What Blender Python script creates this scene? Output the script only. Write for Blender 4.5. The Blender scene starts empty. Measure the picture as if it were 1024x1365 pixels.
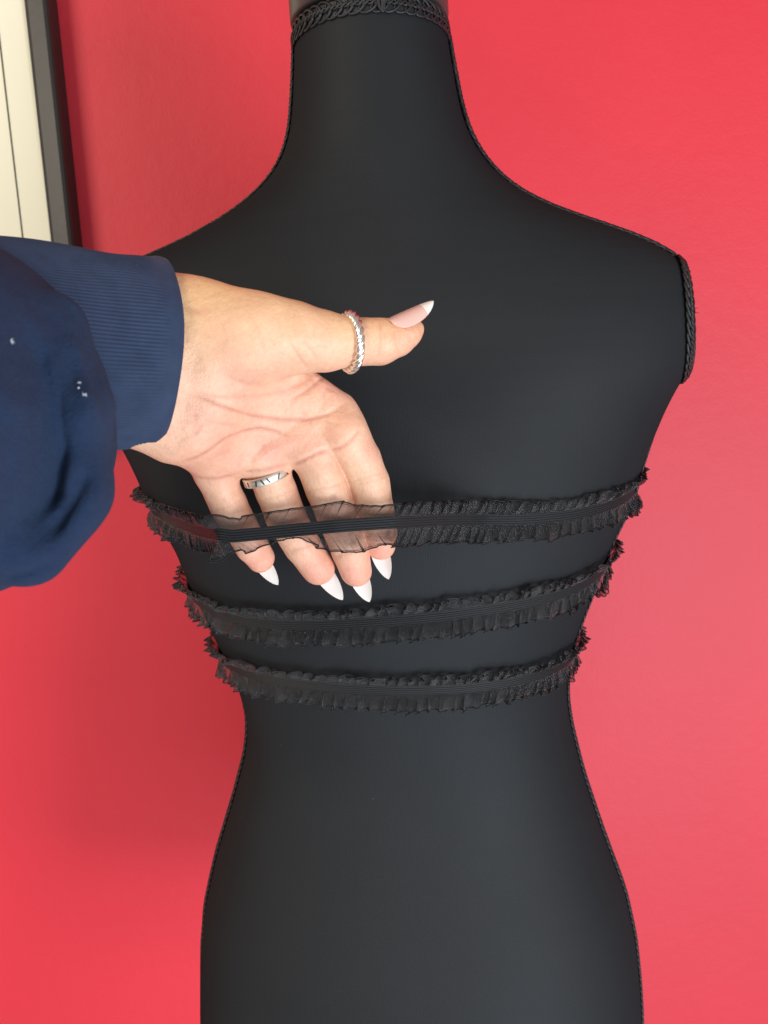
import bpy, math, random
import numpy as np
from mathutils import Vector
from mathutils.bvhtree import BVHTree
random.seed(7); RNG=np.random.RandomState(11)
scene=bpy.context.scene; COL=scene.collection

# ---------------------------------------------------------------- camera
FPX=1100.; CAMD=.47; CAMZ=1.30
PITCH=math.radians(10); ROLL=math.radians(3.4)
C0=np.array([0,-CAMD,CAMZ])
FW=np.array([0,math.cos(PITCH),-math.sin(PITCH)])
_r0=np.array([1.,0,0]); _u0=np.array([0,math.sin(PITCH),math.cos(PITCH)])
RI=math.cos(ROLL)*_r0-math.sin(ROLL)*_u0
UP=math.cos(ROLL)*_u0+math.sin(ROLL)*_r0
cam=bpy.data.cameras.new('camera'); camo=bpy.data.objects.new('camera',cam); COL.objects.link(camo)
from mathutils import Matrix
M=Matrix(((RI[0],UP[0],-FW[0],C0[0]),(RI[1],UP[1],-FW[1],C0[1]),(RI[2],UP[2],-FW[2],C0[2]),(0,0,0,1)))
camo.matrix_world=M
cam.sensor_fit='VERTICAL'; cam.sensor_height=24; cam.lens=FPX/1365*24
cam.clip_start=.01; cam.clip_end=50
cam.dof.use_dof=True; cam.dof.focus_distance=.375; cam.dof.aperture_fstop=11
scene.camera=camo
def proj(q):
    q=np.asarray(q)-C0; d=q@FW
    return 512+FPX*(q@RI)/d, 682.5-FPX*(q@UP)/d, d
def P(px,py,d): return C0+d*(FW+RI*((px-512)/FPX)+UP*((682.5-py)/FPX))
def Pplane(px,py,y=0.):
    v=FW+RI*((px-512)/FPX)+UP*((682.5-py)/FPX)
    return C0+v*((y-C0[1])/v[1])
def cam2w(q):            # points measured in a frame that sits at the photographer's eye: right, up, away
    q=np.asarray(q); return C0+q[...,0:1]*RI+q[...,1:2]*UP+q[...,2:3]*FW
def K(px,py,d): return np.array([(px-512)/FPX*d,(682.5-py)/FPX*d,d])

# ---------------------------------------------------------------- world, lamps, exposure
w=bpy.data.worlds.new('World'); scene.world=w; w.use_nodes=True
bg=w.node_tree.nodes['Background']; bg.inputs[0].default_value=(1,.93,.87,1); bg.inputs[1].default_value=.38
scene.view_settings.view_transform='Standard'; scene.view_settings.look='None'
scene.view_settings.exposure=.0; scene.view_settings.gamma=1
def area(name,loc,target,sx,sy,power,col):
    l=bpy.data.lights.new(name,'AREA'); l.shape='RECTANGLE'; l.size=sx; l.size_y=sy; l.energy=power; l.color=col
    o=bpy.data.objects.new(name,l); COL.objects.link(o); o.location=loc
    o.rotation_euler=(Vector(target)-Vector(loc)).to_track_quat('-Z','Y').to_euler()
    return o
area('window_light',(1.05,-1.55,.74),(0,.1,.95),.6,.8,31,(.86,.93,1))
area('floor_bounce',(.35,-1.25,.22),(.05,.1,.85),1.1,.8,12.5,(.74,.87,1))
area('room_light',(-1.5,-1.6,2.1),(0,.1,1.2),.9,.9,32,(1,.87,.71))
scene.render.engine='CYCLES'
scene.cycles.max_bounces=8; scene.cycles.transparent_max_bounces=24; scene.cycles.diffuse_bounces=4
scene.cycles.use_denoising=True

# ---------------------------------------------------------------- helpers
def link(name,verts,faces,mat,parent=None,smooth=True,mats=None,mat_idx=None):
    me=bpy.data.meshes.new(name)
    verts=np.asarray(verts,dtype=np.float32)
    if isinstance(faces,np.ndarray) and faces.shape[1]==4:
        n=len(faces)
        me.vertices.add(len(verts)); me.vertices.foreach_set('co',verts.ravel())
        me.loops.add(n*4); me.loops.foreach_set('vertex_index',faces.astype(np.int32).ravel())
        me.polygons.add(n); me.polygons.foreach_set('loop_start',np.arange(0,n*4,4,dtype=np.int32))
        me.update(calc_edges=True)
    else:
        me.from_pydata([tuple(map(float,v)) for v in verts],[],[tuple(map(int,f)) for f in faces])
    me.validate()
    for m in (mats or [mat]): me.materials.append(m)
    if mat_idx is not None and len(mat_idx)==len(me.polygons): me.polygons.foreach_set('material_index',np.asarray(mat_idx,dtype=np.int32))
    me.polygons.foreach_set('use_smooth',np.full(len(me.polygons),smooth))
    o=bpy.data.objects.new(name,me); COL.objects.link(o)
    if parent is not None: o.parent=parent
    return o
def tag(o,label=None,cat=None,group=None,kind=None):
    if label: o['label']=label
    if cat: o['category']=cat
    if group: o['group']=group
    if kind: o['kind']=kind
    return o
def empty(name):
    o=bpy.data.objects.new(name,None); COL.objects.link(o); o.empty_display_size=.02; return o
def grid_faces(m,n,cu=False,cv=False,off=0):
    i=np.arange(m if cu else m-1)[:,None]; j=np.arange(n if cv else n-1)[None,:]
    a=i*n+j; b=((i+1)%m)*n+j; c=((i+1)%m)*n+(j+1)%n; d=i*n+(j+1)%n
    return (np.stack([a,b,c,d],-1).reshape(-1,4)+off)
class MB:
    def __init__(s): s.v=[];s.f=[];s.n=0;s.mi=[]
    def add(s,v,f,mi=0):
        v=np.asarray(v).reshape(-1,3); f=np.asarray(f); s.v.append(v); s.f.append(f+s.n); s.n+=len(v); s.mi.append(np.full(len(f),mi))
    def tube(s,p,r,k=6,closed=False,mi=0):
        p=np.asarray(p,float); m=len(p)
        t=np.roll(p,-1,0)-np.roll(p,1,0) if closed else np.gradient(p,axis=0)
        t/=np.linalg.norm(t,axis=1)[:,None]+1e-12
        up=np.zeros_like(t); ax=np.abs(t).argmin(1); 
        # rotation minimising frame
        u=np.zeros_like(t); a=np.zeros(3); a[ax[0]]=1
        u0=np.cross(t[0],a); u0/=np.linalg.norm(u0); u[0]=u0
        for i in range(1,m):
            x=u[i-1]-t[i]*(u[i-1]@t[i]); u[i]=x/(np.linalg.norm(x)+1e-12)
        v=np.cross(t,u); th=np.arange(k)*2*math.pi/k
        r=np.broadcast_to(np.asarray(r,float),(m,))
        ring=p[:,None]+r[:,None,None]*(np.cos(th)[None,:,None]*u[:,None]+np.sin(th)[None,:,None]*v[:,None])
        s.add(ring,grid_faces(m,k,closed,True),mi)
    def build(s,name,mat,parent=None,mats=None,smooth=True):
        return link(name,np.concatenate(s.v),np.concatenate(s.f),mat,parent,smooth,mats,np.concatenate(s.mi) if mats else None)
def smooth1(a,k):
    ap=np.pad(a,[(k,k)]+[(0,0)]*(a.ndim-1),mode='edge'); wv=np.hanning(2*k+3)[1:-1]; wv/=wv.sum()
    return sum(wv[i]*ap[i:i+len(a)] for i in range(2*k+1))
def smoothc(a,k):
    wv=np.hanning(2*k+3)[1:-1]; wv/=wv.sum()
    return sum(wv[i]*np.roll(a,k-i,0) for i in range(2*k+1))
def resample(p,step,closed=False):
    p=np.asarray(p,float)
    if closed: p=np.vstack([p,p[:1]])
    s=np.r_[0,np.cumsum(np.linalg.norm(np.diff(p[:,:3],axis=0),axis=1))]
    n=max(4,int(round(s[-1]/step))); q=np.linspace(0,s[-1],n,endpoint=not closed)
    return np.stack([np.interp(q,s,p[:,i]) for i in range(p.shape[1])],1)
def norml(a): return a/(np.linalg.norm(a,axis=-1,keepdims=True)+1e-12)
def noise1(n,knots,rng,closed=False):
    kk=rng.uniform(-1,1,knots)
    if closed: kk=np.r_[kk,kk[:1]]
    x=np.linspace(0,len(kk)-1,n,endpoint=not closed)
    i=np.minimum(x.astype(int),len(kk)-2); f=x-i; f=f*f*(3-2*f)
    return kk[i]*(1-f)+kk[i+1]*f

# ---------------------------------------------------------------- materials
def mat(name,base=(.5,.5,.5),rough=.5,**kw):
    m=bpy.data.materials.new(name); m.use_nodes=True
    b=m.node_tree.nodes['Principled BSDF']
    b.inputs['Base Color'].default_value=(*base,1); b.inputs['Roughness'].default_value=rough
    for k,v in kw.items():
        b.inputs[k.replace('_',' ')].default_value=v
    return m
class NT:
    def __init__(s,m): s.t=m.node_tree; s.b=s.t.nodes.get('Principled BSDF')
    def n(s,typ,**kw):
        x=s.t.nodes.new(typ)
        for k,v in kw.items():
            if k in x.inputs.keys(): x.inputs[k].default_value=v
            else: setattr(x,k,v)
        return x
    def l(s,a,b): s.t.links.new(a,b)
    def noise(s,scale,detail=4,co=None,rough=.5):
        x=s.n('ShaderNodeTexNoise'); x.inputs['Scale'].default_value=scale; x.inputs['Detail'].default_value=detail; x.inputs['Roughness'].default_value=rough
        if co is not None: s.l(co,x.inputs['Vector'])
        return x.outputs['Fac']
    def obj(s): return s.n('ShaderNodeTexCoord').outputs['Object']
    def ramp(s,fac,stops):
        x=s.n('ShaderNodeValToRGB'); e=x.color_ramp.elements
        while len(e)<len(stops): e.new(.5)
        for el,(p,c) in zip(e,stops): el.position=p; el.color=(*c,1) if len(c)==3 else c
        s.l(fac,x.inputs[0]); return x.outputs[0]
    def mix(s,fac,a,b,blend='MIX'):
        x=s.n('ShaderNodeMix'); x.data_type='RGBA'; x.blend_type=blend
        for i,v in ((0,fac),(6,a),(7,b)):
            if hasattr(v,'links') or hasattr(v,'is_linked'): s.l(v,x.inputs[i])
            else: x.inputs[i].default_value=v if i==0 else (*v,1)
        return x.outputs[2]
    def math(s,op,a,b=None):
        x=s.n('ShaderNodeMath'); x.operation=op
        for i,v in enumerate((a,b)):
            if v is None: continue
            if hasattr(v,'is_linked'): s.l(v,x.inputs[i])
            else: x.inputs[i].default_value=v
        return x.outputs[0]
    def bump(s,h,strength,dist):
        x=s.n('ShaderNodeBump'); x.inputs['Strength'].default_value=strength; x.inputs['Distance'].default_value=dist
        s.l(h,x.inputs['Height']); s.l(x.outputs[0],s.b.inputs['Normal']); return x
    def specks(s,scale,size,co):   # tiny lint specks
        v=s.n('ShaderNodeTexVoronoi'); v.inputs['Scale'].default_value=scale; s.l(co,v.inputs['Vector'])
        a=s.math('LESS_THAN',v.outputs['Distance'],size)
        c=s.n('ShaderNodeSeparateColor'); s.l(v.outputs['Color'],c.inputs[0])
        return s.math('MULTIPLY',a,s.math('GREATER_THAN',c.outputs[0],.7))

m_wall=mat('red_wall_paint',(.70,.029,.060),.55); t=NT(m_wall); co=t.obj()
c=t.ramp(t.noise(3.5,3,co),[(.3,(.645,.025,.044)),(.7,(.70,.029,.050))]); t.l(c,t.b.inputs['Base Color'])
h=t.math('ADD',t.noise(420,3,co),t.math('MULTIPLY',t.noise(70,3,co),2.2)); t.bump(h,.17,.0012)

m_form=mat('black_stretch_knit',(.016,.016,.017),.52,Specular_IOR_Level=.30); t=NT(m_form); co=t.obj()
wv=t.n('ShaderNodeTexWave'); wv.bands_direction='X'; wv.inputs['Scale'].default_value=260; wv.inputs['Distortion'].default_value=1.2; wv.inputs['Detail'].default_value=2; wv.inputs['Detail Scale'].default_value=3
t.l(co,wv.inputs['Vector'])
h=t.math('ADD',t.math('MULTIPLY',wv.outputs['Fac'],.25),t.noise(1500,2,co)); h=t.math('ADD',h,t.math('MULTIPLY',t.noise(38,3,co),1.5)); t.bump(h,.2,.0004)
base=t.ramp(t.noise(9,4,co),[(.3,(.0135,.0146,.0165)),(.7,(.0180,.0192,.0215))])
base=t.mix(t.specks(80,.018,co),base,(.09,.09,.09)); t.l(base,t.b.inputs['Base Color'])
t.b.inputs['Specular IOR Level'].default_value=0; t.b.inputs['Roughness'].default_value=1
gl=t.n('ShaderNodeBsdfGlossy'); gl.inputs['Roughness'].default_value=.62; gl.inputs['Color'].default_value=(1,1,1,1)
t.l(t.b.inputs['Normal'].links[0].from_socket,gl.inputs['Normal'])
mx=t.n('ShaderNodeMixShader'); mx.inputs[0].default_value=.012; t.l(t.b.outputs[0],mx.inputs[1]); t.l(gl.outputs[0],mx.inputs[2]); t.l(mx.outputs[0],t.t.nodes['Material Output'].inputs[0])

m_braid=mat('black_gimp_cord',(.0095,.010,.0112),.5); t=NT(m_braid); t.bump(t.noise(2600,2,t.obj()),.35,.0004)
m_plate=mat('black_arm_plate',(.018,.018,.018),.6)
m_cap=mat('charcoal_neck_cap',(.042,.039,.036),.33); t=NT(m_cap); t.bump(t.noise(900,3,t.obj()),.06,.0004)
m_elastic=mat('black_elastic',(.0095,.0103,.0122),.6); t=NT(m_elastic); t.bump(t.noise(2400,2,t.obj()),.4,.0003)
m_hem=mat('black_overlock_thread',(.006,.006,.007),.6)

def organza(name):
    m=bpy.data.materials.new(name); m.use_nodes=True; t=NT(m); b=t.b
    b.inputs['Base Color'].default_value=(.0048,.0052,.0062,1); b.inputs['Roughness'].default_value=.25; b.inputs['IOR'].default_value=1.6
    b.inputs['Specular IOR Level'].default_value=.85; b.inputs['Sheen Weight'].default_value=.08
    co=t.obj(); at=t.n('ShaderNodeAttribute'); at.attribute_name='weave'; wv=at.outputs['Vector']
    st=t.noise(115,4,wv,.62); st2=t.noise(34,3,wv,.6)
    h=t.math('ADD',t.math('MULTIPLY',t.noise(3000,2,co),.22),t.math('ADD',t.math('MULTIPLY',st,3.6),t.math('MULTIPLY',t.noise(520,3,co,.5),.7)))
    t.bump(h,.75,.0006)
    tr=t.n('ShaderNodeBsdfTransparent'); tr.inputs[0].default_value=(.90,.87,.89,1)
    lw=t.n('ShaderNodeLayerWeight'); lw.inputs['Blend'].default_value=.55
    fac=t.math('ADD',t.math('MULTIPLY',lw.outputs['Facing'],.55),t.math('ADD',t.math('MULTIPLY',t.math('ADD',st,st2),.55),-.20))
    cl=t.n('ShaderNodeClamp'); t.l(fac,cl.inputs[0]); fac=cl.outputs[0]
    mx=t.n('ShaderNodeMixShader'); t.l(fac,mx.inputs[0]); t.l(tr.outputs[0],mx.inputs[1]); t.l(b.outputs[0],mx.inputs[2])
    t.l(mx.outputs[0],t.t.nodes['Material Output'].inputs[0]); return m
m_org=organza('sheer_black_organza')

m_skin=mat('skin',(.7,.45,.33),.46,Subsurface_Weight=.14,Subsurface_Scale=.003,Specular_IOR_Level=.4); t=NT(m_skin); co=t.obj()
t.b.inputs['Subsurface Radius'].default_value=(1,.38,.22)
at=t.n('ShaderNodeAttribute'); at.attribute_name='blush'; sx=t.n('ShaderNodeSeparateColor'); t.l(at.outputs['Color'],sx.inputs[0])
base=t.mix(sx.outputs[2],(.82,.53,.355),(.86,.565,.305)); base=t.mix(sx.outputs[0],base,(.85,.375,.285))
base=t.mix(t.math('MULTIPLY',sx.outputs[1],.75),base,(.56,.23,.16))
mot=t.ramp(t.math('ADD',t.math('MULTIPLY',t.noise(95,4,co,.6),.6),t.math('MULTIPLY',t.noise(520,3,co,.6),.4)),[(.36,(.90,.83,.80)),(.64,(1.05,1.03,1.02))])
base=t.mix(1.0,base,mot,'MULTIPLY'); t.l(base,t.b.inputs['Base Color'])
vo=t.n('ShaderNodeTexVoronoi'); vo.inputs['Scale'].default_value=900; vo.feature='DISTANCE_TO_EDGE'; t.l(co,vo.inputs['Vector'])
h=t.math('ADD',t.math('MULTIPLY',vo.outputs['Distance'],.6),t.noise(420,4,co)); h=t.math('ADD',h,t.math('MULTIPLY',t.noise(150,5,co,.65),1.3)); t.bump(h,.46,.0006)

m_navy=mat('navy_fleece',(.017,.036,.1),.9,Specular_IOR_Level=.2,Sheen_Weight=.06,Sheen_Roughness=.5); t=NT(m_navy); co=t.obj()
t.b.inputs['Sheen Tint'].default_value=(.45,.55,.8,1)
base=t.ramp(t.math('ADD',t.math('MULTIPLY',t.noise(70,5,co,.65),.5),t.math('MULTIPLY',t.noise(420,4,co,.8),.5)),[(.3,(.0130,.0275,.067)),(.7,(.0215,.041,.094))])
base=t.mix(t.specks(48,.018,co),base,(.30,.34,.40)); t.l(base,t.b.inputs['Base Color'])
h=t.math('ADD',t.noise(1300,4,co,.7),t.math('MULTIPLY',t.noise(260,5,co,.7),1.2)); t.bump(h,.8,.0011)
m_rib=mat('navy_ribbed_knit',(.022,.046,.125),.8,Sheen_Weight=.10,Sheen_Roughness=.5); t=NT(m_rib); co=t.obj()
t.b.inputs['Sheen Tint'].default_value=(.45,.55,.8,1)
base=t.ramp(t.noise(120,4,co,.6),[(.3,(.0130,.0275,.067)),(.7,(.0215,.041,.094))])
base=t.mix(t.specks(60,.02,co),base,(.2,.26,.35)); t.l(base,t.b.inputs['Base Color'])
t.bump(t.noise(1800,3,co),.4,.0004)

m_nailw=mat('white_nail_gel',(.84,.79,.74),.16,Coat_Weight=.6,Coat_Roughness=.05); t=NT(m_nailw)
base=t.ramp(t.noise(220,3,t.obj()),[(.3,(.88,.835,.78)),(.7,(.92,.89,.85))]); t.l(base,t.b.inputs['Base Color'])
m_nailp=mat('pink_nail_gel',(.80,.50,.44),.14,Coat_Weight=.8,Coat_Roughness=.04,Subsurface_Weight=.1,Subsurface_Scale=.002)
m_silver=mat('polished_silver',(.90,.87,.82),.27,Metallic=1.)
m_band=mat('brushed_silver',(.88,.84,.75),.44,Metallic=1.)
m_dark=mat('tarnish',(.03,.028,.025),.5,Metallic=.6)
m_frame=mat('black_frame_paint',(.018,.0175,.017),.45); t=NT(m_frame); co=t.obj()
t.bump(t.noise(120,5,co),.2,.001); base=t.mix(t.specks(38,.05,co),(.019,.018,.0175),(.4,.38,.35)); t.l(base,t.b.inputs['Base Color'])
m_mat=mat('cream_mat_board',(.90,.85,.67),.8); t=NT(m_mat); t.bump(t.noise(700,3,t.obj()),.1,.0005)
m_line=mat('brown_line_ink',(.06,.045,.03),.7)

# ---------------------------------------------------------------- wall
WY=.30
tag(link('wall',[(-2.5,WY,-.2),(2.5,WY,-.2),(2.5,WY,3),(-2.5,WY,3),(-2.5,WY+.1,-.2),(2.5,WY+.1,-.2),(2.5,WY+.1,3),(-2.5,WY+.1,3)],
     [(0,1,2,3),(5,4,7,6),(3,2,6,7),(1,0,4,5),(0,3,7,4),(2,1,5,6)],m_wall,smooth=False),kind='structure')

# ---------------------------------------------------------------- framed picture on the wall
def frame_picture():
    root=empty('picture_frame')
    tag(root,'black picture frame with cream mat hanging on the red wall behind the sleeve','picture frame')
    yf=WY-.024                                   # front face of the frame
    o_top=Pplane(63,0,yf); o_bot=Pplane(99,338,yf); i_top=Pplane(29,0,yf)
    ax=norml(o_top-o_bot); sd=np.cross(ax,[0,1,0]); sd=norml(sd)
    if sd[0]<0: sd=-sd
    wdt=abs((o_top-i_top)@sd); Wd,Hh=.46,.60
    ctr=o_top+ax*.23-sd*Wd/2-ax*Hh/2
    ctr[1]=WY
    def rail(p0,p1,inw):
        # profile: rounded flat face; mitred corners
        L=norml(p1-p0); prof=[(0,0),(0,.021),(.0015,.0235),(.004,.0243),(wdt*.5,.0236),(wdt-.004,.0225),(wdt-.001,.021),(wdt,.018),(wdt,.0)]
        va=[];n=len(prof)
        for e,sgn in ((p0,1),(p1,-1)):
            for a,h in prof: va.append(e+inw*a+L*sgn*a+np.array([0,-h,0]))
        f=[(i,i+1,n+i+1,n+i) for i in range(n-1)]+[(n-1,0,n,2*n-1),tuple(range(n-1,-1,-1)),tuple(range(n,2*n))]
        o=link('frame_rail',va,f,m_frame,root,smooth=False)
    c=[ctr+sd*a*Wd/2+ax*b*Hh/2 for a,b in ((1,1),(1,-1),(-1,-1),(-1,1))]
    rail(c[0],c[1],-sd); rail(c[1],c[2],ax); rail(c[2],c[3],sd); rail(c[3],c[0],-ax)
    def panel(name,w2,h2,y0,y1,m,par):
        q=[ctr+sd*a*w2+ax*b*h2+np.array([0,y-WY,0]) for y in (y0,y1) for a,b in ((1,1),(1,-1),(-1,-1),(-1,1))]
        return link(name,q,[(0,1,2,3),(7,6,5,4),(0,4,5,1),(1,5,6,2),(2,6,7,3),(3,7,4,0)],m,par,smooth=False)
    mb=panel('mat_board',Wd/2-wdt+.003,Hh/2-wdt+.003,WY-.013,WY-.010,m_mat,root)
    # the thin ruled line printed on the mat, a narrow ridge of ink
    lw=.0011
    off=wdt+abs((Pplane(66,335,yf)-Pplane(27,335,yf))@sd)+.001
    mbl=MB()
    for (a,b,horizontal) in ((1,0,0),(-1,0,0),(0,1,1),(0,-1,1)):
        if not horizontal: p=ctr+sd*a*(Wd/2-off); e=ax*(Hh/2-off); s2=sd*lw/2
        else: p=ctr+ax*b*(Hh/2-off); e=sd*(Wd/2-off-lw); s2=ax*lw/2
        q=[p+u*e+v*s2+np.array([0,y-WY,0]) for y in (WY-.0136,WY-.0129) for u,v in ((1,1),(1,-1),(-1,-1),(-1,1))]
        mbl.add(q,np.array([(0,1,2,3),(7,6,5,4),(0,4,5,1),(1,5,6,2),(2,6,7,3),(3,7,4,0)]))
    mbl.build('printed_line',m_line,mb,smooth=False)
frame_picture()

# ---------------------------------------------------------------- dress form
ZT,ZB=1.48983,0.81902
F_XL=[-315,-315,-317,-318,-320,-323,-326,-331,-336,-341,-346,-352,-359,-366,-374,-385,-402,-420,-443,-476,-517,-564,-620,-690,-771,-861,-957,-1065,-1203,-1347,-1450,-1516,-1560,-1586,-1607,-1624,-1634,-1642,-1649,-1651,-1646,-1638,-1627,-1609,-1581,-1550,-1522,-1496,-1471,-1449,-1428,-1408,-1391,-1375,-1360,-1346,-1332,-1317,-1303,-1286,-1264,-1238,-1214,-1196,-1183,-1171,-1159,-1145,-1131,-1116,-1101,-1085,-1070,-1054,-1038,-1021,-1005,-988,-973,-959,-944,-929,-918,-909,-901,-894,-890,-888,-888,-893,-901,-909,-919,-933,-948,-964,-979,-994,-1010,-1026,-1043,-1060,-1077,-1094,-1110,-1127,-1145,-1159,-1173,-1186,-1199,-1212,-1227,-1240,-1251,-1260,-1267,-1274,-1281,-1289,-1297,-1302,-1307,-1311,-1315,-1319,-1323,-1327,-1331,-1334,-1338,-1342,-1346,-1350,-1354,-1358,-1361,-1365,-1369,-1373,-1378,-1382,-1386,-1390,-1394,-1399,-1403,-1408,-1412,-1415]
F_XR=[464,465,467,470,473,477,481,487,494,500,507,513,520,529,540,553,568,589,615,644,677,718,768,827,899,989,1095,1212,1336,1450,1542,1618,1675,1709,1730,1749,1762,1771,1779,1784,1782,1774,1766,1753,1729,1697,1667,1638,1612,1588,1567,1547,1528,1508,1489,1470,1452,1436,1424,1414,1401,1382,1359,1334,1311,1290,1271,1254,1237,1219,1202,1184,1166,1149,1131,1113,1097,1081,1066,1051,1040,1033,1027,1021,1018,1018,1020,1025,1030,1036,1044,1053,1063,1072,1082,1092,1102,1114,1127,1140,1153,1166,1179,1191,1205,1220,1234,1248,1262,1277,1292,1307,1321,1333,1343,1351,1359,1367,1375,1383,1389,1393,1396,1399,1403,1406,1409,1411,1413,1414,1416,1417,1418,1418,1417,1417,1417,1417,1417,1417,1417,1417,1417,1417,1417,1417,1418,1418,1418,1418]
F_BF=[434,434,436,437,440,442,445,448,452,456,460,465,471,477,483,490,498,506,515,524,534,545,556,569,582,597,612,629,646,663,681,699,716,733,750,765,780,794,807,818,829,839,849,857,865,871,877,881,885,888,890,892,894,895,895,895,894,893,891,888,885,881,876,871,865,858,851,843,835,827,819,810,802,793,784,774,765,755,746,736,727,719,711,703,697,691,686,683,681,680,681,683,686,690,695,700,706,713,720,728,738,748,759,771,783,795,808,820,833,845,857,869,882,894,906,918,930,942,954,965,976,987,996,1006,1014,1022,1030,1037,1044,1051,1059,1066,1072,1079,1085,1089,1093,1096,1098,1099,1100,1100,1100,1100,1100,1100,1100,1100,1100,1100]
F_BB=[434,434,436,437,440,442,445,448,452,456,460,464,469,474,479,485,490,496,501,507,514,522,531,541,553,566,580,594,610,625,641,657,673,689,705,721,738,755,772,789,807,825,843,862,881,900,920,940,961,982,1003,1023,1042,1060,1076,1090,1102,1112,1120,1126,1130,1131,1129,1124,1117,1106,1094,1080,1066,1051,1036,1021,1006,992,977,962,948,933,919,905,891,878,865,854,844,835,827,821,816,814,813,814,817,820,825,830,836,841,848,854,862,869,878,886,895,904,913,921,929,937,944,950,956,961,966,971,975,979,983,988,992,996,1000,1004,1008,1011,1015,1018,1022,1026,1029,1033,1036,1039,1042,1045,1047,1048,1049,1050,1050,1050,1050,1050,1050,1050,1050,1050,1050,1050]
F_NN=[200,200,200,200,200,200,200,200,200,200,200,200,200,200,200,200,201,202,203,205,207,210,213,216,220,224,227,231,234,236,238,239,239,240,240,240,239,239,238,237,236,235,234,233,232,231,230,229,229,228,227,227,226,226,225,225,224,223,223,222,222,221,221,220,220,220,220,220,220,220,220,220,220,220,220,220,220,220,220,220,220,220,220,220,220,220,220,220,220,220,221,221,222,222,222,223,223,224,224,225,225,226,226,227,227,228,228,229,229,229,229,230,230,230,230,230,230,230,230,230,230,230,230,230,230,230,230,230,230,230,230,230,230,230,230,230,230,230,230,230,230,230,230,230,230,230,230,230,230,230]

NZ=len(F_XL); ZS=np.linspace(ZT,ZB,NZ)
FXL,FXR,FBF,FBB=[np.array(a)*1e-4 for a in (F_XL,F_XR,F_BF,F_BB)]; FNN=np.array(F_NN)*.01
FXL=smooth1(FXL,2);FXR=smooth1(FXR,2)
def fz(a,z): return np.interp(-np.asarray(z),-ZS,a)
_ra,_rb=Pplane(896,342),Pplane(900,515); _la,_lb=Pplane(136,386),Pplane(126,542); TILT=.2
def plane_r(z): return _ra[0]+(_rb[0]-_ra[0])*(np.asarray(z)-_ra[2])/(_rb[2]-_ra[2])
def plane_l(z): return _la[0]+(_lb[0]-_la[0])*(np.asarray(z)-_la[2])/(_lb[2]-_la[2])
ZCAPLO=1.235
def S(u,z,raw=False):
    u=np.asarray(u,float);z=np.asarray(z,float); u,z=np.broadcast_arrays(u,z)
    xl,xr=fz(FXL,z),fz(FXR,z); cx=(xl+xr)/2;a=(xr-xl)/2;n=fz(FNN,z)
    c=np.cos(u);s=np.sin(u)
    x=cx+a*np.sign(c)*np.abs(c)**(2/n); b=np.where(s<0,fz(FBF,z),fz(FBB,z)); y=b*np.sign(s)*np.abs(s)**(2/n)
    pr=np.where(z>ZCAPLO,plane_r(z)+TILT*y,9.);pl=np.where(z>ZCAPLO,plane_l(z)-TILT*y,-9.)
    if raw: return x-pr,pl-x
    return np.stack([np.clip(x,pl,pr),y,z],-1)
def Sn(u,z,e=2e-3):
    a=S(u+e,z)-S(u-e,z); b=S(u,z+e)-S(u,np.asarray(z)-e)
    n=np.cross(a,b); return norml(n)
ZN=1.4735                      # top rim of the neck
form=empty('dress_form'); tag(form,'black fabric covered dress form seen from behind in front of the red wall','dress form')
zz=np.r_[np.linspace(ZN,1.33,150),np.linspace(1.329,.785,232)]
NU=360; uu=np.linspace(0,2*np.pi,NU,endpoint=False)
V=S(uu[None,:],zz[:,None])
top=V[0].mean(0)+[0,0,.0]; bot=V[-1].mean(0)
rim=V[0]*.93+V[0].mean(0)*.07+[0,0,.002]
VV=np.concatenate([rim[None],V]).reshape(-1,3)
F=grid_faces(len(zz)+1,NU,False,True)[:,::-1]
n0=len(VV); VV=np.vstack([VV,[top+[0,0,.002],bot]])
j=np.arange(NU); 
capt=np.stack([j,np.roll(j,-1),np.full(NU,n0),np.full(NU,n0)],1)
mb=MB(); mb.add(VV,F); 
fl=[tuple(f) for f in F]+[(int(a),int((a+1)%NU),n0) for a in j]+[(int(len(zz)*NU+(a+1)%NU),int(len(zz)*NU+a),n0+1) for a in j]
torso=link('torso',VV,fl,m_form,form)
bvh=BVHTree.FromPolygons([tuple(v) for v in VV],fl)
def hit(px,py):
    d=FW+RI*((px-512)/FPX)+UP*((682.5-py)/FPX); d=d/np.linalg.norm(d)
    r=bvh.ray_cast(Vector(C0),Vector(d)); return None if r[0] is None else np.array(r[0])

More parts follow.
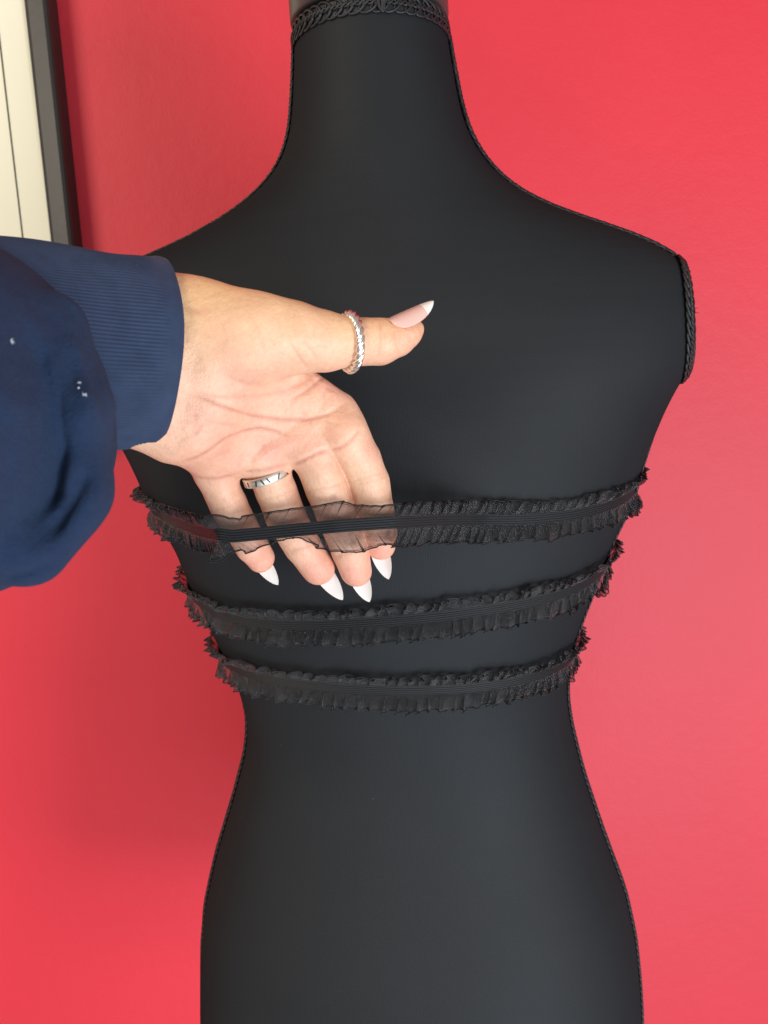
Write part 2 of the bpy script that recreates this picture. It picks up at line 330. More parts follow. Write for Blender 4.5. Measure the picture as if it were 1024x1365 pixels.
def braid(name,pts,nrm,width,pitch,cord,closed=False,parent=form,rows=2):
    """looped gimp: a row of curls on each side of a raised plait"""
    pn=np.hstack([pts,nrm]); pn=resample(pn,pitch/16,closed); p=pn[:,:3]; n=norml(pn[:,3:])
    t=np.roll(p,-1,0)-np.roll(p,1,0) if closed else np.gradient(p,axis=0); t=norml(t); b=np.cross(n,t); b=norml(b)
    m=len(p); L=m*pitch/16; nl=max(1,round(L/pitch)); ph=np.arange(m)*2*math.pi*nl/m
    jit=smooth1(RNG.normal(0,1,m),20)*.9
    mb=MB()
    for sg in (1,-1):
        r=width*.27
        q=p+t*(r*1.15*np.sin(ph*1+jit)+ -r*.55*np.cos(ph))[:,None]+b*(sg*(width*.24+r*np.cos(ph+jit)))[:,None]+n*(cord*(1.0+.6*np.sin(ph)))[:,None]
        mb.tube(q,cord,5,closed)
    # central plait
    for k in range(2):
        q=p+b*(width*.10*np.sin(ph+k*math.pi))[:,None]+n*(cord*(1.7+.5*np.cos(ph+k*math.pi)))[:,None]
        mb.tube(q,cord*.9,5,closed)
    # narrow backing tape
    a1=p+b*width*.42+n*cord*.35; a2=p-b*width*.42+n*cord*.35
    mb.add(np.stack([a1,a2],1),grid_faces(m,2,closed,False))
    return mb.build(name,m_braid,parent)
# neck braid
u=np.linspace(0,2*np.pi,200,endpoint=False); zb=1.4692
braid('neck_braid',S(u,np.full(200,zb)),Sn(u,np.full(200,zb)),.0085,.0056,.0007,True)
# neck braid join: small stitched knot at centre back
mb=MB(); pz=S(np.array([-math.pi/2+.12]),np.array([zb]))[0]; nz=Sn(np.array([-math.pi/2+.12]),np.array([zb]))[0]
for k in range(5):
    a=np.linspace(0,2*math.pi,14); mb.tube(pz+nz*(.0016)+np.stack([.0012*np.cos(a)+.0003*k-.0006,np.full(14,-.0006),.0045*np.sin(a)],1)*(.8+.08*k),.0004,5)
mb.build('braid_join',m_braid,form)
# side and shoulder braids follow the side seam
def seam(side,ofs,z0,z1,n):
    z=np.linspace(z0,z1,n); u=np.full(n,0. if side>0 else -math.pi)+ofs*np.clip((z0-z)/.045,0,1)
    return S(u,z),Sn(u,z)
ztop_r,zlo_r=_ra[2]+.003,_rb[2]-.004
ztop_l,zlo_l=_la[2]+.003,_lb[2]-.004
p,n=seam(1,-.13,1.4685,ztop_r-.010,150);  braid('shoulder_braid',p,n,.0080,.0050,.00095)
p,n=seam(-1,0.12,1.4685,ztop_l,150); braid('shoulder_braid',p,n,.0075,.0046,.0007)
p,n=seam(1,-.20,zlo_r,ZB+.001,220); braid('side_braid',p,n,.0052,.0042,.0006)
p,n=seam(-1,.02,zlo_l,ZB+.001,220); braid('side_braid',p,n,.0062,.0042,.0007)
# armholes: flat plate and braid round it
def armhole(side):
    pl=plane_r if side>0 else plane_l
    zs=np.linspace(1.39,1.24,900); near=[];far=[]
    ua=np.linspace(0,1.25,500); c0=0. if side>0 else math.pi; sg=1 if side>0 else -1
    for zv in zs:
        dn=S(c0-sg*ua,zv,True)[0 if side>0 else 1]; df=S(c0+sg*ua,zv,True)[0 if side>0 else 1]
        if dn[0]<=0: continue
        kn=np.argmax(dn<0); kf=np.argmax(df<0); near.append(S(c0-sg*ua[kn],zv)); far.append(S(c0+sg*ua[kf],zv))
    out=np.vstack([np.array(near),np.array(far)[::-1]])
    out=resample(out,.002,True); out=smoothc(out,4); c=out.mean(0)
    nv=norml(np.array([side,-TILT,0.]))
    mb=MB(); rings=[]
    for rr,h in ((1.0,-.001),(.99,.0012),(.9,.0022),(.6,.003),(.25,.0034),(.02,.0035)): rings.append(c+(out-c)*rr+nv*h)
    mb.add(np.array(rings),grid_faces(len(rings),len(out),False,True)); mb.build('arm_plate',m_plate,form)
    nr=norml(norml(out-c)*.55+nv*.8)
    braid('armhole_braid',out+nv*.0008,nr,.0068,.0050,.00078,True)
    return out
ar=armhole(1); armhole(-1)
# two loose thread ends sticking out of the right armhole braid
mb=MB(); q=ar[np.argmin(np.abs(ar[:,2]-(Pplane(920,424)[2]))+ (ar[:,1]>0)*1)]
for k,(dx,dz) in enumerate(((.0045,.0002),(.004,.002),(.003,-.0012))):
    s=np.linspace(0,1,8)[:,None]; mb.tube(q+[.001,0,.0008*k]+s*np.array([dx,-.001,dz])+np.sin(s*4)*np.array([0,0,.0005]),.00012,4)
mb.build('loose_thread',m_hem,form)
# neck cap: flat oval block above the neck
cxn=(fz(FXL,ZN)+fz(FXR,ZN))/2; prof=[(0,-.0005),(.9,-.0005),(.985,.0003),(1,.0015),(1,.020),(.97,.0235),(.9,.0255),(.5,.029),(0.001,.030)]
zc=1.4762; va=[]
for r,h in prof:
    va.append(np.stack([cxn+.0413*max(r,.001)*np.cos(u),.0466*max(r,.001)*np.sin(u),np.full(200,zc+h)],1))
mb=MB(); mb.add(np.array(va),grid_faces(len(prof),200,False,True)); mb.build('neck_cap',m_cap,form)
a=np.linspace(0,2*math.pi,64,endpoint=False); mb=MB()
mb.add(np.array([np.stack([cxn+.018*np.cos(a),.018*np.sin(a),np.full(64,h)],1) for h in (ZN-.004,zc+.002)]),grid_faces(2,64,False,True)); mb.build('neck_post',m_plate,form)

# ---------------------------------------------------------------- ruffled straps
top_o=empty('ruffle_strap_top'); tag(top_o,'black top with three ruffled elastic back straps stretched around the dress form','top')
STR=[
 [(197,676),(215,690),(260,706),(305,712),(340,711),(400,705),(460,697),(526,695),(600,693),(700,693),(760,688),(815,675),(842,660)],
 [(250,785),(268,803),(300,820),(350,830),(420,832),(520,826),(600,818),(680,806),(740,793),(785,773),(800,760)],
 [(290,868),(305,886),(335,898),(380,907),(450,915),(540,919),(620,916),(690,906),(735,892),(762,875),(774,860)]]
def strap_path(px):
    px=np.array(px,float); px=resample(px,6); px=smooth1(px,4); us=[];zsv=[]
    for a,b in px:
        h=hit(a,b)
        if h is None: continue
        z=h[2]; xl,xr=fz(FXL,z),fz(FXR,z); dx=(h[0]-(xl+xr)/2)/((xr-xl)/2); n=fz(FNN,z)
        us.append(-math.acos(max(-1,min(1,math.copysign(abs(dx)**(n/2),dx))))); zsv.append(z)
    us=np.array(us);zsv=np.array(zsv); o=np.argsort(us); us=us[o];zsv=zsv[o]
    # complete the loop round the front
    zl,zr=zsv[0],zsv[-1]
    sl=(zsv[8]-zsv[0])/(us[8]-us[0]); sr=(zsv[-1]-zsv[-9])/(us[-1]-us[-9])
    uf=np.array([-math.pi-.3,-math.pi,0,.3]); 
    e=.35
    ua=np.r_[us,us[-1]+e,math.pi/2,us[0]+2*math.pi-e]; za=np.r_[zsv,zr+np.clip(sr,-.02,.05)*e,(zl+zr)/2+.004,zl-np.clip(sl,-.05,.02)*e]
    ug=np.linspace(us[0],us[0]+2*math.pi,2400,endpoint=False)
    zg=np.interp(ug,np.r_[ua,us[0]+2*math.pi],np.r_[za,zl]); zg=smoothc(zg,40)
    p=S(ug,zg); n=Sn(ug,zg)
    return p,n
def pxdepth_finger(x): return np.interp(x,[180,262,300,318,378,448,506,528,600,660],[0,0,.348,.3468,.3445,.3440,.3490,.3545,0,0])
def make_strap(k):
    p,n=strap_path(STR[k])
    if k==0:
        # pull the strap out over the fingers
        ux,vy,d=proj(p); vis=(n@FW)<.05
        td=np.interp(ux,[205,255,287,318,378,448,506,527,560,600,650,700],[1,1,.3415,.3415,.3420,.3420,.3455,.3475,.366,.376,1,1])
        base=p+n*.0016
        _,_,db=proj(base)
        lin=np.interp(ux,[215,288],[np.interp(215,ux[vis][np.argsort(ux[vis])],db[vis][np.argsort(ux[vis])]),.3415])
        td=np.where((ux>215)&(ux<288),lin,td)
        r2=np.interp(650,ux[vis][np.argsort(ux[vis])],db[vis][np.argsort(ux[vis])])
        td=np.where((ux>527)&(ux<650),np.interp(ux,[527,650],[.3475,r2]),td)
        nd=np.where(vis,np.minimum(db,td),db)
        tgt=np.interp(ux,[300,308,357,400,460,527,600],[714,715.5,711,706.5,701,696.5,693])
        wgt=np.where(vis,np.clip((ux-250)/50,0,1)*np.clip((610-ux)/60,0,1),0)
        vv=vy*(1-wgt)+tgt*wgt
        nd=smoothc(nd,6)
        q=C0+nd[:,None]*(FW+RI*((ux-512)/FPX)[:,None]+UP*((682.5-vv)/FPX)[:,None])
        lift=np.clip((d-nd)/.02,0,1)*vis
        n=norml(n*(1-lift)[:,None]+(-FW-UP*.25)*lift[:,None]); p=q-n*.0008
        lift=smoothc(np.clip((ux-296)/10,0,1)*np.clip((532-ux)/6,0,1)*vis,3)
    else: lift=np.zeros(len(p)); p=p+n*.0012
    a=np.hstack([p,n,lift[:,None]]); a=resample(a,.00042,True); p,n,lift=a[:,:3],norml(a[:,3:6]),a[:,6]
    n=norml(smoothc(n,6)); p=smoothc(p,4); m=len(p)
    t=norml(np.roll(p,-1,0)-np.roll(p,1,0)); b=norml(np.cross(t,n)); b=np.where(b[:,2:3]<0,-b,b)
    hw=.0028*(1-.04*lift)
    NR=36; v=np.linspace(-1,1,NR)
    hgt=.00050+.00032*np.cos(v*math.pi*5)*(np.abs(v)<.98)
    frt=p[:,None]+b[:,None]*(hw[:,None]*v[None])[:,:,None]+n[:,None]*hgt[None,:,None]
    bk=p[:,None]+b[:,None]*(hw[:,None]*v[None,::-1])[:,:,None]-n[:,None]*.0003
    mb=MB(); mb.add(np.concatenate([frt,bk],1),grid_faces(m,2*NR,True,True)); band=mb.build('elastic_strap',m_elastic,top_o)
    for sg in (1,-1):
        rng=np.random.RandomState(100+k*10+sg)
        nf=int(m*.00042/.0056)
        wob=noise1(m,nf//3,rng,True); ph=2*math.pi*nf*np.arange(m)/m+wob*1.7
        fine=noise1(m,nf*3,rng,True); mid=noise1(m,nf,rng,True); mid2=noise1(m,int(nf*1.5),rng,True)
        L=lift if True else 0
        ux,_,_=proj(p); lam=.0060
        nf=max(20,int(m*.00042/lam)); ph=2*math.pi*nf*np.arange(m)/m+noise1(m,int(nf*.7),rng,True)*2.6
        tw=noise1(m,nf,rng,True); big=noise1(m,nf//3,rng,True); mid3=noise1(m,nf*2,rng,True); fine2=noise1(m,nf*4,rng,True); fine3=noise1(m,nf*9,rng,True)
        side=np.clip(1-np.abs(n@FW)*1.15,0,1); A=(.0015+.0010*mid+.0009*side)*(1-.82*L); B=(.0017+.0011*big)*(1-.85*L)
        wd=((.0066 if sg>0 else .0080)+.0007*noise1(m,nf//2,rng,True)+.0007*mid2)
        if k==0:
            if sg>0: wl=np.interp(ux,[290,300,318,338,377,402,435,446,456,470,494,505,524],[18,18,19,20,22,22,25,26,20,19,16,17,19])
            else: wl=np.interp(ux,[300,308,314,326,347,372,386,402,414,435,460,474,494,527],[8,9,18,12,5,1.5,2.5,14,22,27,30,29,21,25])
            wd=wd*(1-L)+wl*.343/FPX*L
        KR=15; rows=[]
        crs=np.exp(-((np.mod(ph*.62+1.9*big,2*math.pi)-math.pi)/.30)**2)
        crt=(np.mod(ph*.62+1.9*big,2*math.pi)-math.pi); crt=np.sin(crt)*np.exp(-crt**2*2.2)
        for tt in np.linspace(0,1,KR):
            f=tt**.7; pp=ph+1.5*tt*tw
            hh=.0006+(A*(1+np.sin(pp))+.0005*fine*tt+(.00055*fine2+.0004*fine3)*(1.1-.5*tt)+.0009*(mid3+.8)*math.sin(tt*3.0)*.8*(1-.7*L))*f+.0012*tt*(1-L)+crs*.0011*L*f
            tang=B*np.cos(pp+.5)*f*1.2+.0005*fine*f+(sg*.0016*(1-L)+.0045*L)*tt+.0009*mid*f*(1-.5*L)-.0030*L*crt*math.sqrt(tt)
            rows.append(p+b*(sg*(hw*.93+wd*tt*(1-.14*(1+np.sin(pp+.9))*.5*(1-L))))[:,None]+n*hh[:,None]+t*tang[:,None])
        R=np.stack(rows,1)
        mb=MB(); mb.add(R,grid_faces(m,KR,True,False),0)
        mb.tube(R[:,-1],.00030,5,True,1); mb.tube(R[:,-2]*.75+R[:,-3]*.25,.00012,4,True,1)
        o=mb.build('ruffle',None,band,mats=[m_org,m_hem])
        nv=len(o.data.vertices); st=np.zeros((nv,4),np.float32)
        st[:m*KR,0]=np.repeat(np.arange(m)*.00042*10,KR); st[:m*KR,1]=np.tile(np.linspace(0,1,KR)*.08,m); st[:,2]=k*1.7+sg
        if nv>m*KR: o.data.color_attributes.new('weave','FLOAT_COLOR','POINT').data.foreach_set('color',st.ravel())
    return band
for k in range(3): make_strap(k)

# ---------------------------------------------------------------- the photographer's hand (continuous surface from a distance field)
H=.0006
lo=np.array([-.128,-.047,.288]); hi=np.array([.026,.110,.388])
gx,gy,gz=[np.arange(l,h,H,dtype=np.float32) for l,h in zip(lo,hi)]
X=gx[:,None,None];Y=gy[None,:,None];Z=gz[None,None,:]
def cone(a,b,zs=1.):
    A=K(*a[:3]);B=K(*b[:3]); ra=a[3]*a[2]/FPX; rb=b[3]*b[2]/FPX
    ba=(B-A).astype(np.float32); q=float(ba@ba)
    t_=np.clip(((X-A[0])*ba[0]+(Y-A[1])*ba[1]+(Z-A[2])*ba[2])/q,0,1).astype(np.float32)
    dx=X-A[0]-t_*ba[0];dy=Y-A[1]-t_*ba[1];dz=(Z-A[2]-t_*ba[2])*np.float32(zs)
    return np.sqrt(dx*dx+dy*dy+dz*dz)-(ra+(rb-ra)*t_).astype(np.float32)
def smin(a,b,k):
    h=np.maximum(k-np.abs(a-b),0)/k; return np.minimum(a,b)-h*h*np.float32(k*.25)
def chain(pts,k,zs=1.):
    r=None
    for a,b in zip(pts[:-1],pts[1:]):
        d=cone(a,b,zs); r=d if r is None else smin(r,d,k)
    return r
FING=[
 [(459,576,.345,32),(479,612,.350,28.5),(491,642,.3545,27.5),(501,680,.358,25),(507,712,.361,22.5),(508,727,.363,19)],
 [(418,600,.347,31),(436,650,.351,28.3),(449,690,.3545,26.3),(466,733,.360,24.2),(475,761,.364,21)],
 [(354,618,.347,28.5),(368,655,.351,27.6),(380,687,.3545,26.6),(404,729,.360,25),(424,758,.364,22.5)],
 [(287,635,.347,26),(304,672,.351,25),(319,700,.355,23.5),(336,729,.360,22),(347,744,.363,19.5)]]
fing=None
for fpts in FING:
    c=chain(fpts,.0008); fing=c if fing is None else smin(fing,c,.0007)
palm=cone((110,462,.308,122),(240,490,.326,118),1.9)
for a,b,zs,k in [
   ((255,560,.330,58),(305,598,.341,36),1.25,.012),
   ((290,485,.330,66),(446,553,.3445,33),1.45,.010),
   ((285,520,.333,60),(414,592,.3465,33),1.4,.010),
   ((275,550,.334,55),(352,607,.3465,30),1.35,.008),
   ((262,575,.335,46),(286,624,.346,27),1.25,.008),
   ((262,444,.321,62),(345,452,.319,54),1.35,.012),
   ((345,452,.319,54),(425,456,.3225,37),1.3,.010)]:
    palm=smin(palm,cone(a,b,zs),k)
thumb=chain([(400,452,.3215,43),(432,455,.3225,36),(468,455.5,.3225,31.5),(486,456,.323,30.5),(505,456,.3235,30.5),(530,449.5,.325,24.5),(545,443.5,.3252,18),(554,438,.3255,11)],.0012)
D=smin(smin(palm,fing,.0045),thumb,.007)
# hollow of the palm
for (px,py,dd,rp,am) in ((365,540,.318,60,.0035),(300,560,.322,40,.0015)):
    c=K(px,py,dd); D+=np.float32(am)*np.exp(-((X-c[0])**2+(Y-c[1])**2)/np.float32((rp*dd/FPX)**2)).astype(np.float32)*(Z<.336)
def surface_nets(F,lo,h):
    ins=F<0; nx,ny,nz=F.shape
    sh=[(i,j,k) for i in (0,1) for j in (0,1) for k in (0,1)]
    cnt=np.zeros((nx-1,ny-1,nz-1),np.uint8)
    for i,j,k in sh: cnt+=ins[i:nx-1+i,j:ny-1+j,k:nz-1+k]
    act=(cnt>0)&(cnt<8); idx=np.argwhere(act); ida=-np.ones(act.shape,np.int32); ida[act]=np.arange(len(idx))
    acc=np.zeros((len(idx),3));num=np.zeros(len(idx))
    val={s:F[idx[:,0]+s[0],idx[:,1]+s[1],idx[:,2]+s[2]] for s in sh}
    for a in sh:
        for ax in range(3):
            if a[ax]: continue
            b=list(a);b[ax]=1;b=tuple(b); fa,fb=val[a],val[b]; m=(fa<0)!=(fb<0)
            tt=np.zeros(len(idx)); tt[m]=fa[m]/(fa[m]-fb[m])
            pt=np.array(a,float)[None]+tt[:,None]*(np.array(b)-np.array(a))[None]
            acc[m]+=pt[m];num[m]+=1
    V=(idx+acc/num[:,None])*h+lo
    faces=[]
    for ax in range(3):
        o1,o2=[(1,2),(2,0),(0,1)][ax]
        sl=[slice(1,-1)]*3; sl[ax]=slice(0,-1); sl2=list(sl); sl2[ax]=slice(1,None)
        A=ins[tuple(sl)];B=ins[tuple(sl2)]
        e=np.argwhere(A!=B); off=np.array([1,1,1]);off[ax]=0; e=e+off
        fl=ins[e[:,0],e[:,1],e[:,2]]
        def cid(d1,d2):
            c=e.copy(); c[:,o1]-=d1; c[:,o2]-=d2; return ida[c[:,0],c[:,1],c[:,2]]
        q=np.stack([cid(1,1),cid(0,1),cid(0,0),cid(1,0)],1)
        q[~fl]=q[~fl][:,::-1]; faces.append(q)
    return V,np.concatenate(faces)
HV,HF=surface_nets(D,lo,H)
del X,Y,Z,palm,fing,thumb
def vnormals(V,F):
    fn=np.cross(V[F[:,2]]-V[F[:,0]],V[F[:,3]]-V[F[:,1]]); n=np.zeros_like(V)
    for k in range(4): 
        for a in range(3): n[:,a]+=np.bincount(F[:,k],fn[:,a],len(V))
    return norml(n)
def lap(V,F,it,lam=.5):
    e=np.concatenate([F[:,[0,1]],F[:,[1,2]],F[:,[2,3]],F[:,[3,0]]]); deg=np.bincount(e.ravel(),minlength=len(V))
    for _ in range(it):
        s=np.zeros_like(V)
        for a in range(3): s[:,a]=np.bincount(e[:,0],V[e[:,1],a],len(V))+np.bincount(e[:,1],V[e[:,0],a],len(V))
        V=V+lam*(s/deg[:,None]-V)
    return V
HV=lap(HV,HF,4)
HN=vnormals(HV,HF)
HX=512+FPX*HV[:,0]/HV[:,2]; HY=682.5-FPX*HV[:,1]/HV[:,2]; front=np.clip(-HN[:,2]*1.6,0,1)
def pdist(poly):
    poly=resample(smooth1(resample(np.array(poly,float),2),4),3); best=np.full(len(HV),1e9); bt=np.zeros(len(HV))
    for i in range(len(poly)-1):
        a,b=poly[i],poly[i+1]; d=b-a; L=d@d
        tt=np.clip(((HX-a[0])*d[0]+(HY-a[1])*d[1])/L,0,1); q=(HX-a[0]-tt*d[0])**2+(HY-a[1]-tt*d[1])**2
        m=q<best; best[m]=q[m]; bt[m]=(i+tt[m])/(len(poly)-1)
    return np.sqrt(best),bt
disp=np.zeros(len(HV)); crease=np.zeros(len(HV))
CRE=[ # polyline, depth mm, width px
 ([(252,522),(275,532),(305,545),(340,555),(375,559),(410,560),(440,552),(458,540)],.75,3.2),
 ([(232,617),(246,616),(262,611),(280,600),(300,584),(325,574),(348,571),(368,575),(388,582)],.8,3.0),
 ([(250,524),(290,528),(330,529),(370,524),(400,512),(420,500)],.35,5),
 ([(385,535),(408,522),(424,508),(438,498)],.5,3),
 ([(244,624),(259,635),(270,638),(290,638),(316,631)],.6,3.2),
 ([(322,629),(347,627),(375,621),(388,618)],.6,3),
 ([(388,621),(406,613),(425,603),(440,600)],.7,3),
 ([(438,601),(455,597),(470,586),(482,572)],.6,3.2),
 ([(440,600),(450,618),(462,640),(473,672)],.4,2.6),
 ([(386,455),(396,470),(408,488),(414,494)],.35,2.6),
 ([(404,452),(414,466),(424,478)],.25,2.6),
 ([(360,452),(368,462)],.2,2.4),
 ([(420,402),(432,420),(440,440)],.0,2.4),
 ([(470,642),(490,637),(514,629)],.2,2.6),([(472,647),(492,643),(515,636)],.2,2.4),
 ([(408,655),(436,650),(464,642)],.2,2.6),([(345,668),(370,662),(394,652)],.2,2.6),([(281,682),(304,676),(326,664)],.2,2.6),
 ([(487,712),(508,712),(526,708)],.3,3),([(446,742),(466,736),(488,728)],.25,3),([(384,735),(405,730),(428,722)],.25,3),([(318,735),(336,730),(355,722)],.25,3),
 ([(505,428),(508,440),(507,460),(503,480)],.28,3),([(512,440),(513,460),(510,478)],.18,2.4),
 ([(240,425),(248,440),(250,460)],.3,4),([(232,395),(246,410),(262,416),(285,414)],.3,6),([(238,590),(256,580),(275,562)],.25,4),
 ([(258,545),(262,565),(262,585)],.2,5),([(355,590),(340,605),(335,622)],.2,5),([(322,600),(318,615),(319,628)],.2,5),
 ([(290,420),(300,440),(303,460)],.15,3),([(330,415),(345,440),(352,470)],.15,3),([(268,560),(300,566),(330,567)],.2,3),([(300,500),(330,512),(365,512)],.2,4),([(425,512),(440,520),(452,524)],.25,2.4),([(400,545),(412,560),(420,578)],.2,3),([(285,610),(295,604),(310,603)],.2,3),([(430,560),(445,566),(456,565)],.2,2.4),
 ([(455,505),(452,520),(450,535)],.12,2.4),([(437,505),(434,520),(428,532)],.12,2.4)]
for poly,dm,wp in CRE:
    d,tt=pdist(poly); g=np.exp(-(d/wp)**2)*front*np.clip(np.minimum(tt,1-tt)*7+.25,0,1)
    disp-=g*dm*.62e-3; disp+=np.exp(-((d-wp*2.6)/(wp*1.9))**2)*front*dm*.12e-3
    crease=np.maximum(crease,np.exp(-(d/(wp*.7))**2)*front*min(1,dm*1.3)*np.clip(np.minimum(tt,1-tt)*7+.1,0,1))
# fleshy pads
for px,py,r,am in ((508,688,17,.3),(452,700,18,.0),(480,655,0,0),(493,610,18,.4),(424,632,18,.4),(360,645,17,.3),(296,660,16,.3),(490,764,0,0),(467,752,20,.6),(418,748,20,.6),(340,738,16,.5),(505,725,16,.5),
                   (298,622,22,.7),(340,600,22,.5),(395,596,22,.5),(450,570,24,.4),(535,462,22,.5),(330,440,60,.6)):
    if r: disp+=np.exp(-((HX-px)**2+(HY-py)**2)/r**2)*front*am*.6e-3
# low-frequency unevenness
for i in range(10):
    kx=RNG.normal(0,170,3); disp+=.00006*np.sin(HV@kx+RNG.uniform(0,6))
HV=HV+HN*disp[:,None]
blush=np.zeros(len(HV))
for px,py,r,am in ((470,768,34,.75),(425,766,34,.75),(345,752,28,.75),(510,738,26,.8),(365,600,34,.6),(300,628,40,.45),(270,610,40,.5),(360,610,30,.35),(545,452,26,.5),(500,470,40,.25),(440,585,40,.35),(330,540,70,.4),(500,600,30,.3),(420,720,60,.35),(340,720,40,.3),(250,560,60,.3),(420,470,30,.3),(365,770,20,.3),(300,590,75,.5),(390,590,50,.45),(430,520,40,.35)):
    blush=np.maximum(blush,am*np.exp(-((HX-px)**2+(HY-py)**2)/r**2))
blush=np.clip(blush+.10*np.sin(HV@np.array([300,170,90]))*.5+.05,0,1)
person=link('person',cam2w(HV),HF[:,::-1],m_skin)
me=person.data; at=me.color_attributes.new('blush','FLOAT_COLOR','POINT')
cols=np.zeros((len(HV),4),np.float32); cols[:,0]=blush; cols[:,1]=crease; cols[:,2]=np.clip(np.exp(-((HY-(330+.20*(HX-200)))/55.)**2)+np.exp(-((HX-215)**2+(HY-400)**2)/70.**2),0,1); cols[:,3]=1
if len(me.vertices)==len(HV): at.data.foreach_set('color',cols.ravel())
tag(person,'hand of a person in a navy sweatshirt, fingers hooked under the ruffled strap','person')

# nails
def nail(base,tip,nrm,wpx,parent,white_from,mats,sag=.3,curl=.12,point=.62,cut=(0,1),name='fingernail'):
    a=K(*base);b=K(*tip); ax=b-a; L=np.linalg.norm(ax); ax=ax/L; n=np.array(nrm,float); n-=ax*(n@ax); n/=np.linalg.norm(n); sd=np.cross(ax,n)
    W=wpx*base[2]/FPX/2
    U=np.linspace(cut[0],cut[1],26); Vv=np.linspace(-1,1,15)
    def wd(u):
        r=np.ones_like(u); lo_=u<.3; r[lo_]=np.sqrt(np.clip(1-((.3-u[lo_])/.3)**2*.93,0,1))
        hi_=u>1-point; x=(u[hi_]-(1-point))/point; r[hi_]=np.clip(1-x**2.0,0,1)**.72*1.0
        return np.maximum(r,.02)
    pts=[]
    for th in (0,1):
        g=a+ax*(U*L)[:,None,None]+sd*(W*wd(U)[:,None]*Vv[None])[:,:,None]+n*(-W*sag*(Vv[None]**2)*(wd(U)[:,None])**1.5-L*curl*(U[:,None]**2)+th*-.00055)[:,:,None]
        pts.append(g)
    m_,k_=len(U),len(Vv); mb=MB(); mb.add(pts[0],grid_faces(m_,k_)); mb.add(pts[1],grid_faces(m_,k_)[:,::-1])
    # side walls
    def strip(p,q): mb.add(np.stack([p,q],1),grid_faces(len(p),2))
    strip(pts[0][:,0],pts[1][:,0]); strip(pts[1][:,-1],pts[0][:,-1]); strip(pts[1][0],pts[0][0]); strip(pts[0][-1],pts[1][-1])
    v=cam2w(np.concatenate([x.reshape(-1,3) for x in mb.v])); 
    return link(name,v,np.concatenate(mb.f),mats,parent)
for (b,t_,wp) in [((500,716,.3700),(518.5,772,.3690),24.5),((470,748,.3710),(493,802,.3710),25.5),((418,744,.3705),(457.5,799,.3710),25.5),((338,733,.3690),(371.5,779,.3700),22)]:
    nail(b,t_,(0,.1,1),wp,person,0,m_nailw,sag=.35,curl=.05)
tn=nail((521,427,.3165),(578,404,.3225),(-.25,.58,-.78),34,person,.7,m_nailp,sag=.42,curl=-.05,point=.60,cut=(0,.735))
nail((521,427,.3165),(578,404,.3225),(-.25,.58,-.78),34,tn,.7,m_nailw,sag=.42,curl=-.05,point=.60,cut=(.735,1),name='nail_tip')

# ---------------------------------------------------------------- sleeve of the sweatshirt
def cuff():
    al=math.radians(36); ax=np.array([math.cos(al),-.03,math.sin(al)]); e1=np.array([.06,1,0.]); e1-=ax*(e1@ax)/(ax@ax); e1=norml(e1); ax=norml(ax); e2=norml(np.cross(e1,ax))
    if e2[2]>0: e2=-e2
    rim=K(205,473,.3245)
    NJ,NP=60,1320; ph=np.linspace(0,2*math.pi,NP,endpoint=False); rows=[]
    prof=[(-.010,.955),(-.004,.965),(.0,.975),(.0008,.99),(.0005,1.0)]
    js=[(s,k) for s,k in prof]+[(-x,1.0) for x in np.linspace(.0008,.075,NJ)]
    for i,(s,k) in enumerate(js):
        t_=max(0,-s)/.075 if i>=4 else 0
        hgt=.0372+.0005*t_; dep=.0285+.004*t_
        c=rim+ax*s+np.array([0,-.0065*t_,0])
        rip=(.00017 if i>=6 else .00008)*np.cos(ph*164+.4*np.sin(ph*3+s*60)) * (min(1,max(0,(-s-.004)/.006)) if i>=5 else 0)
        und=.0006*np.sin(ph*3+s*90)*t_+.0005*np.sin(ph*5-s*140+1)
        bead=.0005*math.exp(-((s+.002)/.0016)**2)
        R1=(hgt*k+rip+und+bead);R2=(dep*k+rip+und+bead)
        rows.append(c+np.cos(ph)[:,None]*R1[:,None]*e1+np.sin(ph)[:,None]*R2[:,None]*e2)
    return np.array(rows)
cu=cuff(); mb=MB(); mb.add(cam2w(cu),grid_faces(len(cu),cu.shape[1],False,True)[:,::-1])
# body of the sleeve, a bunched fleece balloon
h2=.0011; lo2=np.array([-.26,-.06,.165]); hi2=np.array([-.060,.115,.345])
sx_,sy_,sz_=[np.arange(l,h,h2,dtype=np.float32) for l,h in zip(lo2,hi2)]
X=sx_[:,None,None];Y=sy_[None,:,None];Z=sz_[None,None,:]
def ell(px,py,d,rx,ry,rz,rot):
    c=K(px,py,d); ca,sa=math.cos(rot),math.sin(rot); dx=X-c[0];dy=Y-c[1];dz=(Z-c[2])/np.float32(rz)
    a=(dx*ca+dy*sa)/np.float32(rx*d/FPX); b=(-dx*sa+dy*ca)/np.float32(ry*d/FPX)
    r=np.sqrt(a*a+b*b+dz*dz); return (r-1)*np.float32(min(rx*d/FPX,ry*d/FPX,rz))
B=ell(-34,548,.272,156,205,.050,math.radians(14))
B=smin(B,ell(-66,612,.268,156,150,.050,0),.02)
B=smin(B,ell(-130,520,.250,180,170,.055,0),.03)
B=smin(B,cone((-140,565,.245,205),(-330,620,.20,240)),.03)
B=smin(B,cone((76,430,.249,36),(104,545,.247,39)),.008); B=smin(B,cone((104,545,.247,39),(94,650,.246,42)),.008); B=smin(B,cone((94,650,.246,42),(40,735,.240,44)),.010)
SV,SF=surface_nets(B,lo2,h2); SV=lap(SV,SF,5); SN=vnormals(SV,SF)
HX=512+FPX*SV[:,0]/SV[:,2]; HY=682.5-FPX*SV[:,1]/SV[:,2]; HV_=HV; HV=SV; front=np.clip(-SN[:,2]*1.6,0,1)
dp=np.zeros(len(SV))
